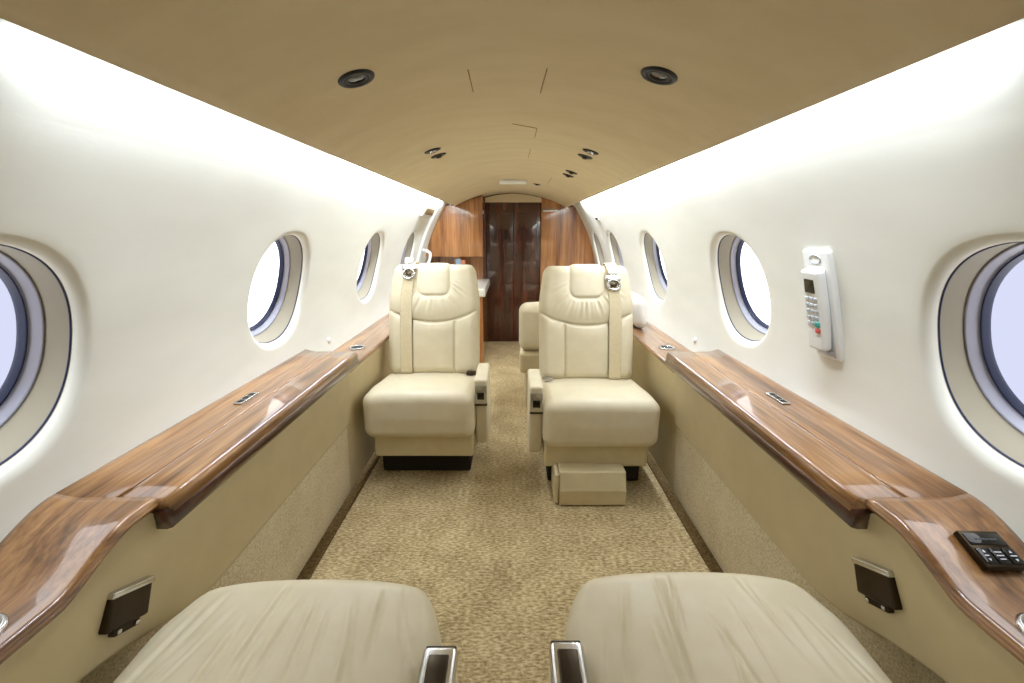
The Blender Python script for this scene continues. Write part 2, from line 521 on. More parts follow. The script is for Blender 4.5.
def ledge(sg):
    side = 'left' if sg < 0 else 'right'
    root = thing('side_cabinet', 'tan side cabinet topped by a glossy walnut ledge along the %s wall' % ('left' if sg < 0 else 'right'), 'cabinet')
    def sweep(fn, ys):
        """fn(y) -> list of (x,z) cross-section (closed loop)"""
        V = []; F = []
        rows = [fn(y) for y in ys]
        n = len(rows[0])
        for y, r in zip(ys, rows): V += [(sg * x, y, z) for x, z in r]
        for j in range(len(ys) - 1):
            for i in range(n):
                F.append((j * n + i, j * n + (i + 1) % n, (j + 1) * n + (i + 1) % n, (j + 1) * n + i))
        F.append(tuple(range(n - 1, -1, -1)))
        m = (len(ys) - 1) * n
        F.append(tuple(range(m, m + n)))
        return V, F
    def section(xi, zi, zo, th, outer=None, nose=.013):
        """bullnosed ledge: inner edge xi, inner height zi, wall height zo, nose thickness th"""
        xo = outer if outer else wall_x(zo) + .006
        pts = []
        r = nose
        for k in range(7):
            a = PI / 2 * k / 6
            pts.append((xi + r - r * math.sin(a), zi - th + r - r * math.cos(a)) if th > 2 * r else (xi + r - r * math.sin(a), zi - th + th / 2 - th / 2 * math.cos(a)))
        rr = r if th > 2 * r else th / 2
        for k in range(7):
            a = PI / 2 * k / 6
            pts.append((xi + r - r * math.cos(a), zi - rr + rr * math.sin(a)))
        for k in range(1, 12):
            t = k / 11
            x = xi + r + (xo - xi - r) * t
            z = zi + (zo - zi) * t + (0.0 if outer else .010 * sstep(.72, 1.0, t))
            pts.append((x, z))
        pts.append((xo, zo - .05)); pts.append((xi + r, zi - th))
        return pts
    ysn = lsp(-.10, TB0 - .0015, 60)
    V, F = sweep(lambda y: section(.662 + .01 * sstep(.66, .55, y), near_z(y), near_zo(y), .026), ysn)
    mesh_obj('ledge_top', V, F, M['walnut'], root, label='near end of the ledge dipping in a wave towards the seat')
    xh = .738
    # outer hinge strip of the table section
    def hinge(y):
        xo = wall_x(.666) + .006
        return [(xh + .001, .640), (xh + .001, .6645), (xh + .0025, .666)] + \
               [(xh + (xo - xh) * t, .666 + .010 * sstep(.6, 1, t)) for t in lsp(.1, 1, 8)] + [(xo, .63)]
    V, F = sweep(hinge, lsp(TB0, TB1, 12))
    mesh_obj('hinge_strip', V, F, M['walnut'], root)
    V, F = sweep(lambda y: section(.638, .665, .665, .044, outer=xh - .003, nose=.014), lsp(TB0 + .001, TB1, 12))
    o = mesh_obj('table_leaf', V, F, M['walnut'], root, label='folded table leaf')
    # bullnose under the leaf; its shade is put into a dark wood colour
    def nose(y):
        return [(.640, .640), (.636, .632), (.636, .616), (.643, .604), (.655, .600), (.675, .600), (.675, .640)]
    V, F = sweep(nose, lsp(TB0 - .004, TB1, 8))
    mesh_obj('edge_moulding', V, F, M['walnut_shaded'], root, label='bullnose under the table leaf, its shade coloured in dark red-brown')
    V, F = sweep(lambda y: section(.676, .590, .590, .024), lsp(TB1 + .001, 3.62, 20))
    mesh_obj('rear_ledge', V, F, M['walnut'], root, label='lower run of the ledge beside the far seat')
    # latch plate on the hinge strip
    lp = mesh_obj('latch_plate', *soft_box((.013, .044, .002), .0018, (1, 1, 1), (sg * .786, 1.19, .6685), 2), M['chrome'], root)
    for k in (-1, 0, 1):
        mesh_obj('slot', *soft_box((.008, .010, .0012), .001, (1, 1, 1), (sg * .786, 1.19 + k * .026, .6702), 1), M['black'], lp)
    # cup holders
    for (y, x, z, r) in ((2.03, .757, .592, .036), (.462, .735, near_z(.462) + .001, .036)):
        ch = mesh_obj('cup_holder', *xform(lathe([(r, -.004), (r + .001, .003), (r - .003, .0055), (r - .008, .004), (r - .009, -.004)], 32), Matrix.Translation((sg * x, y, z))), M['chrome'], root, label='chrome cup holder')
        mesh_obj('well', *xform(capped(lathe([(r - .0085, .003), (r - .011, .0022), (.004, .002)], 32), 32, False, True), Matrix.Translation((sg * x, y, z))), M['black'], ch)
    return root
ledge_L = ledge(-1); ledge_R = ledge(1)

def panel_low(y): return .335 + .125 * sstep(.86, .46, y)
def side_panel(sg):
    root = ledge_L if sg < 0 else ledge_R
    def px(z): return .672 + .030 * sstep(.66, .33, z)
    def topz(y): return (near_z(y) - .022) if y < TB0 else .632
    ys = lsp(-.10, TB0, 40) + lsp(TB0 + .0005, TB1, 20)
    def fn(t, y):
        zt = topz(y); zl = panel_low(y)
        z = zl + (zt - zl) * t
        x = px(z) + .012 * g((t - 1.0) * (zt - zl), .018) * (1 if y < TB0 else 0)
        if t == 0: x += .004
        return (sg * x, y, z)
    V, F = grid(fn, [0, .012] + lsp(.04, 1, 20), ys)
    mb = MB().add(V, F)
    # closed far end and lower return
    mb.add(*grid(lambda t, d: (sg * (px(panel_low(TB1) + (.632 - panel_low(TB1)) * t) + d), TB1, panel_low(TB1) + (.632 - panel_low(TB1)) * t), lsp(0, 1, 8), [0, .05]))
    mb.add(*grid(lambda d, y: (sg * (px(panel_low(y)) + d), y, panel_low(y)), [.003, .05], ys))
    mb.build('upper_panel', M['panel'], root)
    mb = MB()
    mb.add(*grid(lambda t, y: (sg * (.728 - .022 * t + .05 * sstep(.98, .72, y)), y, .46 * t), lsp(0, 1, 10), lsp(-.5, TB1 + .0, 24)))
    mb.build('kick_panel', M['carpet_panel'], root, label='beige carpeted kick panel')
    mb = MB()
    mb.add(*grid(lambda t, y: (sg * (.735 - .040 * t), y, .572 * t), lsp(0, 1, 8), lsp(TB1 + .001, 3.62, 20)))
    mb.build('rear_panel', M['panel'], root, label='tan panel beside the far seat')
    return root
side_panel(-1); side_panel(1)
for sg, nm in ((-1, 'edge_strip_left'), (1, 'edge_strip_right')):
    struct(mesh_obj(nm, *soft_box((.020, 2.05, .006), .004, (1, 10, 1), (sg * .708, 1.55, .006), 2), M['carpet_edge']))  # dark brown strip along each edge of the floor

# metal flap boxes on the side panels
def flap_box(sg, y, z):
    x = .672 + .030 * sstep(.66, .33, z)
    root = thing('flap_box', 'small %s metal flap box set in the %s tan side panel' % ('dark', 'left') if sg < 0 else 'small dark metal flap box set in the right tan side panel', 'box', (sg * x, y, z))
    tilt = Matrix.Rotation(math.radians(-25), 4, 'X')
    t2 = tilt
    mesh_obj('body', *xform(soft_box((.010, .043, .030), .006, (1, 4, 3), (-sg * .004, 0, 0), 3), t2), M['dark_metal'], root)
    mesh_obj('lid', *xform(soft_box((.009, .044, .006), .004, (1, 4, 1), (-sg * .008, 0, .030), 3), t2), M['chrome'], root, label='bright hinged lid')
    br = mesh_obj('bracket', *xform(soft_box((.007, .026, .008), .003, (1, 3, 1), (-sg * .001, .006, -.035), 2), t2), M['dark_metal'], root)
    for k in (-1, 1):
        mesh_obj('screw', *xform(soft_box((.002, .004, .004), .0018, (1, 1, 1), (-sg * .009, .006 + k * .018, -.036), 2), t2), M['chrome'], br)
    return root
flap_box(-1, .618, .508); flap_box(1, .662, .512)

# control panel on the right ledge (part of the ledge)
def control_panel():
    x = .775; y = .592
    h = lambda q: .5 * (near_z(q) + near_zo(q))
    R = Matrix.Translation((x, y, h(y) + .004)) @ Matrix.Rotation(math.atan((h(y + .03) - h(y - .03)) / .06), 4, 'X') @ Matrix.Rotation(math.radians(3), 4, 'Y') @ Matrix.Diagonal((.69, .69, 1, 1))
    root = ledge_R
    # local axes: X = across the cabin, Y = along the cabin
    pl = mesh_obj('control_panel', *xform(soft_box((.050, .044, .006), .003, (2, 2, 1), (0, 0, .004), 2), R), M['dark_metal'], root, label='dark control panel with display and six arrow keys')
    mesh_obj('display', *xform(soft_box((.045, .014, .001), .0009, (2, 2, 1), (0, .022, .0105), 1), R), M['glossblack'], pl)
    mb = MB()
    for i in range(9):
        mb.add(*soft_box((.0022, .0022, .0003), .0002, (1, 1, 1), (-.024 + i * .006, .021, .0118), 1))
    MBx = mb
    MBx.v = [tuple(R @ Vector(v)) for v in MBx.v]
    MBx.build('readout', plain('dim_readout', rgb(72, 78, 84), .5), pl)
    for i, cx in enumerate((-.032, 0, .032)):
        k = mesh_obj('key', *xform(soft_box((.0135, .018, .0015), .0014, (1, 1, 1), (cx, -.018, .0108), 2), R), M['glossblack'], pl)
        mb = MB()
        zt = .01262
        if i != 1:
            for sy in (1, -1):
                yy = -.018 + sy * .010
                mb.add([(cx - .0035, yy - sy * .003, zt), (cx + .0035, yy - sy * .003, zt), (cx, yy + sy * .003, zt),
                        (cx - .0035, yy - sy * .003, zt - .0006), (cx + .0035, yy - sy * .003, zt - .0006), (cx, yy + sy * .003, zt - .0006)],
                       [(0, 1, 2), (5, 4, 3), (0, 3, 4, 1), (1, 4, 5, 2), (2, 5, 3, 0)])
            mb.add(*soft_box((.0075 if i == 2 else .005, .0013, .0004), .0003, (1, 1, 1), (cx, -.018, zt - .0001), 1))
        else:
            for q, w in ((.008, .009), (0, .0085), (-.008, .007)):
                mb.add(*soft_box((w, .0012, .0004), .0003, (1, 1, 1), (cx, -.018 + q, zt - .0001), 1))
        mb.v = [tuple(R @ Vector(v)) for v in mb.v]
        mb.build('key_print', M['mark'], pl, smooth=False)
control_panel()

# ------------------------------------------------------------------ seats
BR_H = .60      # backrest length
def make_seat(label, mirror, far=True, footrest=False, tilt=15, back_y=.42, arm_y=.05, arm_len=.26, buckle_q=.10, group=None, loc=(0, 0, 0), rotz=0, wrinkles=False, wide=.25, arm_off=.278):
    """mirror=+1: aisle armrest on -x side of the local frame. Front of seat is at local y=0, facing -y"""
    sx = mirror
    root = thing('club_seat', label, 'seat', loc, rotz, group)
    dep = back_y / 2 + .035
    hw = wide
    rnd = random.Random(7 if sx > 0 else 11)
    lines = []
    if wrinkles:
        for i in range(15):
            x0 = -.20 + .40 * i / 14 + rnd.uniform(-.012, .012)
            ang = (x0 * 1.2) + rnd.uniform(-.16, .16)
            lines.append((x0, rnd.uniform(.03, .16), ang, rnd.uniform(.09, .24), rnd.uniform(.0030, .0062), rnd.uniform(.004, .0065)))
    def cush(x, y, z, nx, ny, nz):
        yy = y + dep
        top = max(0.0, nz)
        fr = max(0.0, -ny)
        crown = (1 - (x / hw) ** 2)
        z2 = z
        if z > 0:
            w = sstep(0, .08, z)
            z2 += w * (.012 * crown - (.048 * sstep(.10, .48, yy) if far else .01 * sstep(.1, .5, yy)))
            # bolster crease at the outboard rear corner and near the backrest
            if far:
                d = abs((x * sx - .165) - .35 * (yy - .30))
                z2 -= w * .008 * g(d, .014) * sstep(.16, .30, yy)
                z2 += w * .012 * sstep(.15, .24, x * sx) * sstep(.2, .4, yy)
        y2 = y - .012 * fr * crown * (1 - abs(z) / .12)
        if wrinkles: x = x * (1 - .12 * sstep(.13, -.01, yy)); y2 += .035 * (abs(x) / hw) ** 4 * sstep(.2, 0, yy)
        if wrinkles and top > .2:
            for (x0, ya, ang, ln, am, wd) in lines:
                t = (yy - ya)
                if -.02 < t < ln + .05:
                    d = x - (x0 + ang * t + .3 * ang * t * t)
                    fall = sstep(-.02, .05, t) * (1 - sstep(ln * .6, ln + .05, t))
                    z2 -= am * fall * g(d, wd) * top
                    z2 += am * .6 * fall * g(d - wd * 1.6, wd * 1.2) * top
        return (x, y2, z2)
    n = (150, 150, 6) if wrinkles else (34, 34, 10)
    V, F = soft_box((hw, dep, .105), .045 if not wrinkles else .048, n, (0, dep, .342), 7, cush)
    mesh_obj('seat_cushion', V, F, M['leather'], root)
    # seam welt low on the cushion, then the base skirt
    V, F = soft_box((hw - .022, dep - .03, .062), .012, (4, 4, 3), (.012 * -sx, dep + .012, .193), 3)
    mesh_obj('base_skirt', V, F, M['leather_trim'], root)
    V, F = soft_box((.215, .16, .066), .01, (2, 2, 2), (0, dep + .05, .066), 2)
    mesh_obj('shadow_block', V, F, M['dark'], root, label='dark block standing in for the shadow under the seat')  # block widened as a dark band in place of under-seat shadow
    if footrest:
        fx = -.045
        prof_ = [(-.055, .004), (-.055, .075), (-.028, .150), (.10, .152), (.10, .004)]
        V, F = extrude_poly(prof_, fx - .135, fx + .150, 'x')
        o = mesh_obj('footrest', V, F, M['leather_trim'], root, smooth=False)
        bv = o.modifiers.new('bevel', 'BEVEL'); bv.width = .006; bv.segments = 3
        o = mesh_obj('footrest_side', *soft_box((.009, .075, .07), .006, (1, 2, 2), (fx - .147, .03, .076), 2), M['leather_trim'], root)
    # ---- backrest, built upright (z 0..BR_H, front face at y=-T) then tilted
    T = .058
    ct, st = math.cos(math.radians(tilt)), math.sin(math.radians(tilt))
    def MAP(x, y, z):
        t = z / BR_H
        x = x * (1.0 - .10 * sstep(.62, 1.0, t) - .02 * (1 - t))
        y = y - .020 * math.sin(PI * min(1, max(0, t))) + .012 * t
        # wings: front curves forward a little at the sides
        y = y - .012 * (x / .24) ** 2 * (1 if y < 0 else 0)
        zz = z
        return (x, back_y + T + y * ct + zz * st, .385 + zz * ct - y * st)
    HW = .244; RR = .046
    def Ud(x, q):       # signed distance to the headrest outline, q = distance below the top
        cx, cz, r = .095, .20, .06
        dx = abs(x) - (cx - r); dz = abs(q + .02) - (cz - r)
        return math.hypot(max(dx, 0), max(dz, 0)) + min(max(dx, dz), 0) - r
    def back(x, y, z, nx, ny, nz):
        zz = z + BR_H / 2
        q = BR_H - zz
        if ny < -.05:
            w = -ny
            zs = .315 - .068 * (x / HW) ** 2
            ds = q - zs
            puff = 0.0
            du = Ud(x, q)
            lower = ds > 0
            puff += .007 * (1 - g(ds, .030)) 
            puff -= .011 * g(ds, .0060)
            if lower:
                dv = abs(abs(x) - .115)
                fade = sstep(0, .02, ds)
                puff -= .010 * g(dv, .0052) * fade
                puff += .006 * (1 - g(dv, .035)) * fade
            else:
                puff -= .006 * g(du, .010)
                # gathers radiating below the headrest
                if du > 0:
                    th = math.atan2(x, max(.02, q - .03))
                    amp = .0026 * sstep(0.0, .03, du) * (1 - sstep(.05, .125, du)) * (1 - sstep(.8, 1.25, abs(th)))
                    puff += amp * (math.sin(th * 34 + 1.3 * math.sin(th * 7)) * .7 + .5 * math.sin(th * 53 + 1))
                    puff += .006 * g(du - .05, .045)
            y = y - puff * w
        return MAP(x, y, zz)
    V, F = soft_box((HW, T, BR_H / 2), RR, (96, 3, 124), (0, 0, 0), 5, back)
    mesh_obj('backrest', V, F, M['leather'], root)
    # path over the top edge and down the front, as (y,z) upright with normal
    def path(q):
        # q<0: on the top; 0..arc: round the edge ; then down the front
        arc = RR * PI / 2
        if q < 0: return (-T + RR - q, BR_H, 0, 1)
        if q < arc:
            a = q / RR
            return (-T + RR - RR * math.sin(a), BR_H - RR + RR * math.cos(a), -math.sin(a), math.cos(a))
        return (-T, BR_H - RR - (q - arc), -1, 0)
    # headrest pad
    QE = .208
    def pad(u, q):
        r = .062; qc = QE - r
        w = .094 if q < qc else (.094 - r) + math.sqrt(max(0, r * r - (q - qc) ** 2))
        e = (1 - abs(u) ** 6)
        e2 = 1 - sstep(QE - .022, QE, q) if q > QE - .022 else 1
        e2 = math.sqrt(max(0, e2))
        h = -.006 + .016 * math.sqrt(max(0, e)) * e2
        y, z, ny, nz = path(q)
        return MAP(u * w, y + ny * h, z + nz * h)
    us = [math.sin(PI / 2 * t) for t in lsp(-1, 1, 41)]
    qs = lsp(-.03, .15, 28) + [.15 + .058 * math.sin(PI / 2 * t) for t in lsp(0, 1, 18)][1:]
    V, F = grid(pad, us, qs)
    mesh_obj('headrest', V, F, M['leather'], root)
    # shoulder strap on the outboard side
    xs = .142 * sx
    def strap(u, k):
        q, e = k
        y, z, ny, nz = path(q)
        h = .014 * (1 if q < .30 else 1) + (.0018 if e else 0)
        zs = .30
        return MAP(xs + u * .031, y + ny * h, z + nz * h)
    sq = [(q, 0) for q in lsp(-.045, .615, 60)]
    V, F = grid(strap, [-1, -.85, 0, .85, 1], sq)
    so = mesh_obj('shoulder_strap', V, F, M['strap'], root)
    md = so.modifiers.new('solid', 'SOLIDIFY'); md.thickness = .0025; md.offset = 1
    # buckle
    y, z, ny, nz = path(buckle_q)
    mbk = MB()
    def put(vf):
        V, F = vf
        return [MAP(xs + v[0] * 1.25, -T - .018 + v[1] * 1.2, z + v[2] * 1.3) for v in V], F
    b = mesh_obj('belt_buckle', *put(soft_box((.034, .006, .012), .005, (2, 1, 1), (0, 0, .004), 3)), M['chrome'], so, label='chrome belt buckle')
    ring = [(.026 * math.cos(a) , -.002, -.024 + .020 * math.sin(a)) for a in lsp(0, 2 * PI, 25)]
    mesh_obj('buckle_ring', *put(tube(ring, .006, 8, False)), M['chrome'], so)
    mesh_obj('buckle_tab', *put(soft_box((.022, .007, .012), .006, (2, 1, 1), (0, -.001, .030), 3)), M['white'], so)
    mesh_obj('buckle_release', *put(soft_box((.013, .004, .008), .003, (1, 1, 1), (0, -.004, -.024), 2)), M['dark_metal'], so)
    # aisle armrest with chrome end plate
    ax = -sx * arm_off
    top = .505 if far else .452
    bot = .168
    def arm(x, yy, z, nx, ny, nz):
        t = (z + (top - bot) / 2) / (top - bot)
        y2 = yy + (.05 * (1 - t) ** 1.5 * (1 if yy < 0 else .0))
        return (x, y2, z)
    V, F = soft_box((.030, arm_len / 2, (top - bot) / 2), .013, (3, 10, 12), (ax, arm_y + arm_len / 2, (top + bot) / 2), 4, arm)
    ar = mesh_obj('armrest', V, F, M['leather'], root)
    if far:
        V, F = soft_box((.0275, .008, .043), .004, (2, 1, 2), (ax, arm_y + .003, top - .070), 3)
        cp = mesh_obj('armrest_plate', V, F, M['chrome'], ar, label='chrome armrest end plate')
        mesh_obj('recline_button', *soft_box((.016, .004, .016), .003, (1, 1, 1), (ax, arm_y - .005, top - .075), 2), M['glossblack'], ar)
        mesh_obj('plate_band', *soft_box((.0285, .009, .005), .003, (1, 1, 1), (ax, arm_y + .004, top - .117), 2), M['dark_metal'], ar)
    else:
        V, F = soft_box((.0295, .055, .016), .010, (3, 4, 2), (ax, arm_y + .040, top + .004), 4)
        mesh_obj('armrest_plate', V, F, M['chrome'], ar, label='chrome armrest end plate')
        mesh_obj('plate_inlay', *soft_box((.017, .040, .004), .003, (2, 3, 1), (ax, arm_y + .044, top + .0195), 2), M['dark_metal'], ar)
        mesh_obj('plate_end', *soft_box((.026, .004, .012), .003, (2, 1, 1), (ax, arm_y - .015, top + .002), 2), M['black'], ar)
    # lap belt buckle lying in the corner by the armrest
    if far:
        mesh_obj('lap_buckle', *soft_box((.026, .018, .008), .006, (2, 2, 1), (-sx * .205, back_y - .035, .425), 3), M['dark_metal'] if sx < 0 else M['chrome'], root)
    return root

seat_group = 'cream leather club seats'
make_seat('left cream leather club seat facing the camera beyond the left ledge, without footrest', -1, loc=(-.418, 1.755, 0), group=seat_group, buckle_q=.055)
make_seat('right cream leather club seat facing the camera, with box footrest under it', 1, footrest=True, loc=(.383, 1.665, 0), group=seat_group, buckle_q=.105)
make_seat('creased cream leather seat in the foreground beside the left ledge', 1, far=False, tilt=22, back_y=.47, arm_y=.195, arm_len=.28, loc=(-.398, .755, 0), rotz=PI, group=seat_group, wrinkles=True, arm_off=.278, wide=.270)
make_seat('creased cream leather seat in the foreground beside the right ledge with control panel', -1, far=False, tilt=22, back_y=.47, arm_y=.205, arm_len=.28, loc=(.368, .775, 0), rotz=PI, group=seat_group, wrinkles=True, arm_off=.276, wide=.270)

# low seat behind the right club seat
def jump_seat():
    root = thing('low_seat', 'low cream leather seat half hidden behind the right club seat', 'seat', (.33, 2.66, -.04))
    def puff(x, y, z, nx, ny, nz):
        return (x, y - .012 * (-ny if ny < 0 else 0) * (1 - (x / .28) ** 2), z + .012 * max(nz, 0) * (1 - (x / .28) ** 2))
    mesh_obj('backrest', *soft_box((.285, .075, .145), .05, (14, 4, 8), (0, 0, .60), 5, puff), M['leather'], root)
    mesh_obj('backrest_lower', *soft_box((.28, .070, .075), .03, (8, 4, 4), (0, .004, .375), 4), M['leather_trim'], root)
    mesh_obj('seat_cushion', *soft_box((.27, .22, .07), .05, (8, 8, 4), (0, .29, .375), 4), M['leather'], root)
    mesh_obj('base', *soft_box((.24, .24, .15), .02, (3, 3, 3), (0, .25, .15), 3), M['leather_trim'], root)
jump_seat()
# white pillow on the rear ledge
def pil(x, y, z, nx, ny, nz):
    return (x, y, z)
def pillow():
    V, F = soft_box((.050, .15, .095), .048, (5, 14, 10), (0, 0, 0), 5,
                    lambda x, y, z, nx, ny, nz: (x * (1 - .45 * (abs(y) / .15) ** 3 - .3 * (abs(z) / .095) ** 3) + .004 * math.sin(y * 60 + z * 30), y, z))
    Mx = Matrix.Translation((.742, 2.56, .688)) @ Matrix.Rotation(math.radians(-9), 4, 'Y')
    o = mesh_obj('pillow', *xform((V, F), Mx), M['pillow'])
    tag(o, 'white pillow propped on the right rear ledge behind the seat', 'pillow')
pillow()

# ------------------------------------------------------------------ front end: partitions, cabinet, door
DXL, DXR = -.268, .288
YB = 4.45
def part_poly(x0, sg, zb=0.0, inset=.0):
    pts = [(sg * abs(x0), zb)]
    zs = [z for z in lsp(zb, 1.37, 40)]
    pts += [(sg * (wall_x(z) + .002), z) for z in zs]
    xs = lsp(CEIL_W, abs(x0), 14)
    pts += [(sg * x, ceil_z(x) - .0005) for x in xs]
    return pts
w_r = mesh_obj('bulkhead_panel', *extrude_poly(part_poly(DXR, 1), YB - .05, YB), M['burl'], smooth=False)
tag(w_r, 'glossy curved walnut partition panel to the right of the dark door', 'partition')
# chrome coat rail at its top
lr = thing('panel_lamp', 'small bright rail lamp at top of the right walnut partition', 'lamp', (.37, YB - .062, 1.335))
mesh_obj('lamp_body', *soft_box((.075, .012, .012), .006, (2, 1, 1), (0, 0, 0), 2), M['chrome'], lr)
mesh_obj('lamp_lens', *soft_box((.066, .006, .005), .004, (2, 1, 1), (0, -.010, -.006), 2), M['white'], lr)
w_l = mesh_obj('bulkhead_panel', *extrude_poly(part_poly(DXL - .0, -1), YB - .03, YB), M['burl'], smooth=False)
tag(w_l, 'walnut partition behind the galley cabinet left of the dark door', 'partition')

def upper_cabinet():
    root = thing('overhead_cabinet', 'glossy walnut overhead cabinet left of the dark door, under the arched ceiling', 'cabinet', (0, 0, 0))
    xr = -.272
    zb = .905
    pts = [(xr, zb)] + [(-(wall_x(z) - .002), z) for z in lsp(zb, 1.37, 30)] + [(-x, ceil_z(x) - .001) for x in lsp(CEIL_W, -xr, 14)]
    o = mesh_obj('body', *extrude_poly(pts, 4.15, YB - .031), M['burl'], root, smooth=False)
    # slightly proud door with a rounded edge towards the aisle
    xl = -.395
    pts = [(xl, zb + .004), (xl, ceil_z(xl) - .012)] + [(x, ceil_z(x) - .012) for x in lsp(xl + .02, xr - .012, 5)] + [(xr - .004, ceil_z(xr) - .02), (xr - .004, zb + .004)]
    d = mesh_obj('door', *extrude_poly(pts, 4.128, 4.149), M['burl'], root, smooth=False)
    bv = d.modifiers.new('bevel', 'BEVEL'); bv.width = .008; bv.segments = 3
    mesh_obj('door_catch', *soft_box((.006, .006, .016), .004, (1, 1, 1), (xr + .006, 4.135, 1.31), 2), M['chrome'], root)
upper_cabinet()
def base_cabinet():
    root = thing('galley_cabinet', 'walnut galley cabinet with white counter left of the dark door', 'cabinet', (0, 0, 0))
    zt = .60
    pts = [(-.252, 0.0), (-.252, zt)] + [(-(wall_x(z) - .12), z) for z in (zt, .4)] + [(-.62, 0.0)]
    mesh_obj('body', *extrude_poly(pts, 3.68, YB - .031), M['burl'], root, smooth=False)
    mesh_obj('counter', *soft_box((.252, .40, .036), .014, (4, 6, 2), (-.478, 4.02, zt + .034), 4), M['counter'], root, label='white counter top')
    mesh_obj('splash_panel', *extrude_poly([(-.29, .635), (-.72, .635), (-.72, .904), (-.29, .904)], 4.36, 4.40), M['burl'], root, smooth=False)
base_cabinet()
cn = thing('carton', 'small blue and orange carton on the galley counter', 'carton', (-.515, 4.19, .6705))
mesh_obj('carton_body', *soft_box((.024, .02, .106), .003, (1, 1, 1), (0, 0, .106), 1), plain('blue_card', rgb(140, 160, 178), .6), cn)
mesh_obj('carton_band', *soft_box((.022, .0205, .100), .003, (1, 1, 1), (.047, .002, .100), 1), plain('orange_card', rgb(190, 120, 80), .6), cn)

door = bpy.data.objects.new('door_1', None); C.objects.link(door); struct(door)
mid = .016
for a, b in ((DXL, mid - .002), (mid + .002, DXR)):
    V, F = soft_box(((b - a) / 2, .016, .705), .006, (2, 1, 4), ((a + b) / 2, YB - .005, .706), 2)
    mesh_obj('door_leaf', V, F, M['mahogany'], door)
mesh_obj('door_handle', *soft_box((.006, .006, .03), .004, (1, 1, 1), (mid + .03, YB - .027, .9), 2), M['dark_metal'], door)
# header over the door
hd = [(DXL, 1.412), (DXR, 1.412), (DXR, 1.452)] + [(x, min(ceil_z(x) - .001, 1.452 + .04 * (1 - ((x - .01) / .278) ** 2))) for x in lsp(DXR - .02, DXL + .02, 16)] + [(DXL, 1.452)]
struct(mesh_obj('trim_1', *extrude_poly(hd, YB - .045, YB + .01), M['ceiling'], smooth=False))
struct(mesh_obj('wall_front', *extrude_poly(poly, YB + .012, YB + .03), M['mahogany'], smooth=False))
# dark posts by the door
struct(mesh_obj('trim_2', *soft_box((.012, .014, .725), .004, (1, 1, 3), (DXL - .006, YB - .05, .726), 2), M['mahogany'], smooth=False))
# entry-door surround on the left wall
def arch(sg, y, w, h):
    us = lsp(-1, 1, 9)
    def fn(u, s):
        x, z = prof(s)
        t = tangent(s)
        e = h * math.sqrt(max(0, 1 - u ** 4)) - .002
        return (sg * (x - t.y * e), y + u * w + .0, z + t.x * e)
    return grid(fn, us, lsp(s_of_z(.60), s_of_z(1.385), 40))
struct(mesh_obj('trim_3', *arch(-1, 3.80, .035, .022), M['white']))
# recessed grip at the top of the entry door
def on_wall(sg, y, z, depth=0.0):
    s = s_of_z(z); x, zz = prof(s); t = tangent(s)
    n = Vector((-sg * t.y, 0, t.x))           # into the cabin
    T = Vector((sg * t.x, 0, t.y))            # up along the wall
    o = Vector((sg * x, y, zz)) + n * depth
    Yv = Vector((0, 1, 0))
    # columns: local x -> along Y, local y -> up the wall, local z -> into the cabin
    return Matrix(((Yv.x, T.x, n.x, o.x), (Yv.y, T.y, n.y, o.y), (Yv.z, T.z, n.z, o.z), (0, 0, 0, 1)))
Mx = on_wall(-1, 3.52, 1.295)
gp = thing('door_grip', 'tan recessed grip above the far left window by the entry', 'grip', (0, 0, 0))
mesh_obj('frame', *xform(soft_box((.20, .048, .012), .010, (4, 2, 1), (0, 0, .004), 3), Mx), M['white'], gp)
mesh_obj('recess', *xform(soft_box((.16, .028, .006), .005, (4, 2, 1), (0, 0, .0125), 3), Mx), M['seam'], gp)
# white grab handle
Mx = on_wall(-1, 3.98, .90)
pts = [(-.05, -.05, 0), (-.05, -.05, .05), (-.05, -.03, .075), (-.05, .05, .08), (-.05, .075, .06), (-.05, .08, 0)]
P3 = [tuple(v) for v in catmull([(p[1], p[2]) for p in pts], 5)]
gh = mesh_obj('grab_handle', *xform(tube([(-.05, a, b) for a, b in P3], .014, 10), Mx), M['white'])
tag(gh, 'white looped grab handle on the left wall by the walnut cabinet', 'handle')
# small dark latch on the right wall, between far windows
lt = thing('wall_latch', 'small dark latch on the right wall above the far windows', 'latch', (0, 0, 0))
Mx = on_wall(1, 3.60, 1.245)
mesh_obj('latch_plate', *xform(soft_box((.05, .018, .004), .003, (2, 1, 1), (0, 0, .003), 2), Mx), M['white'], lt)
mesh_obj('latch_bolt', *xform(soft_box((.03, .009, .006), .004, (2, 1, 1), (-.005, -.004, .009), 2), Mx), M['dark_metal'], lt)
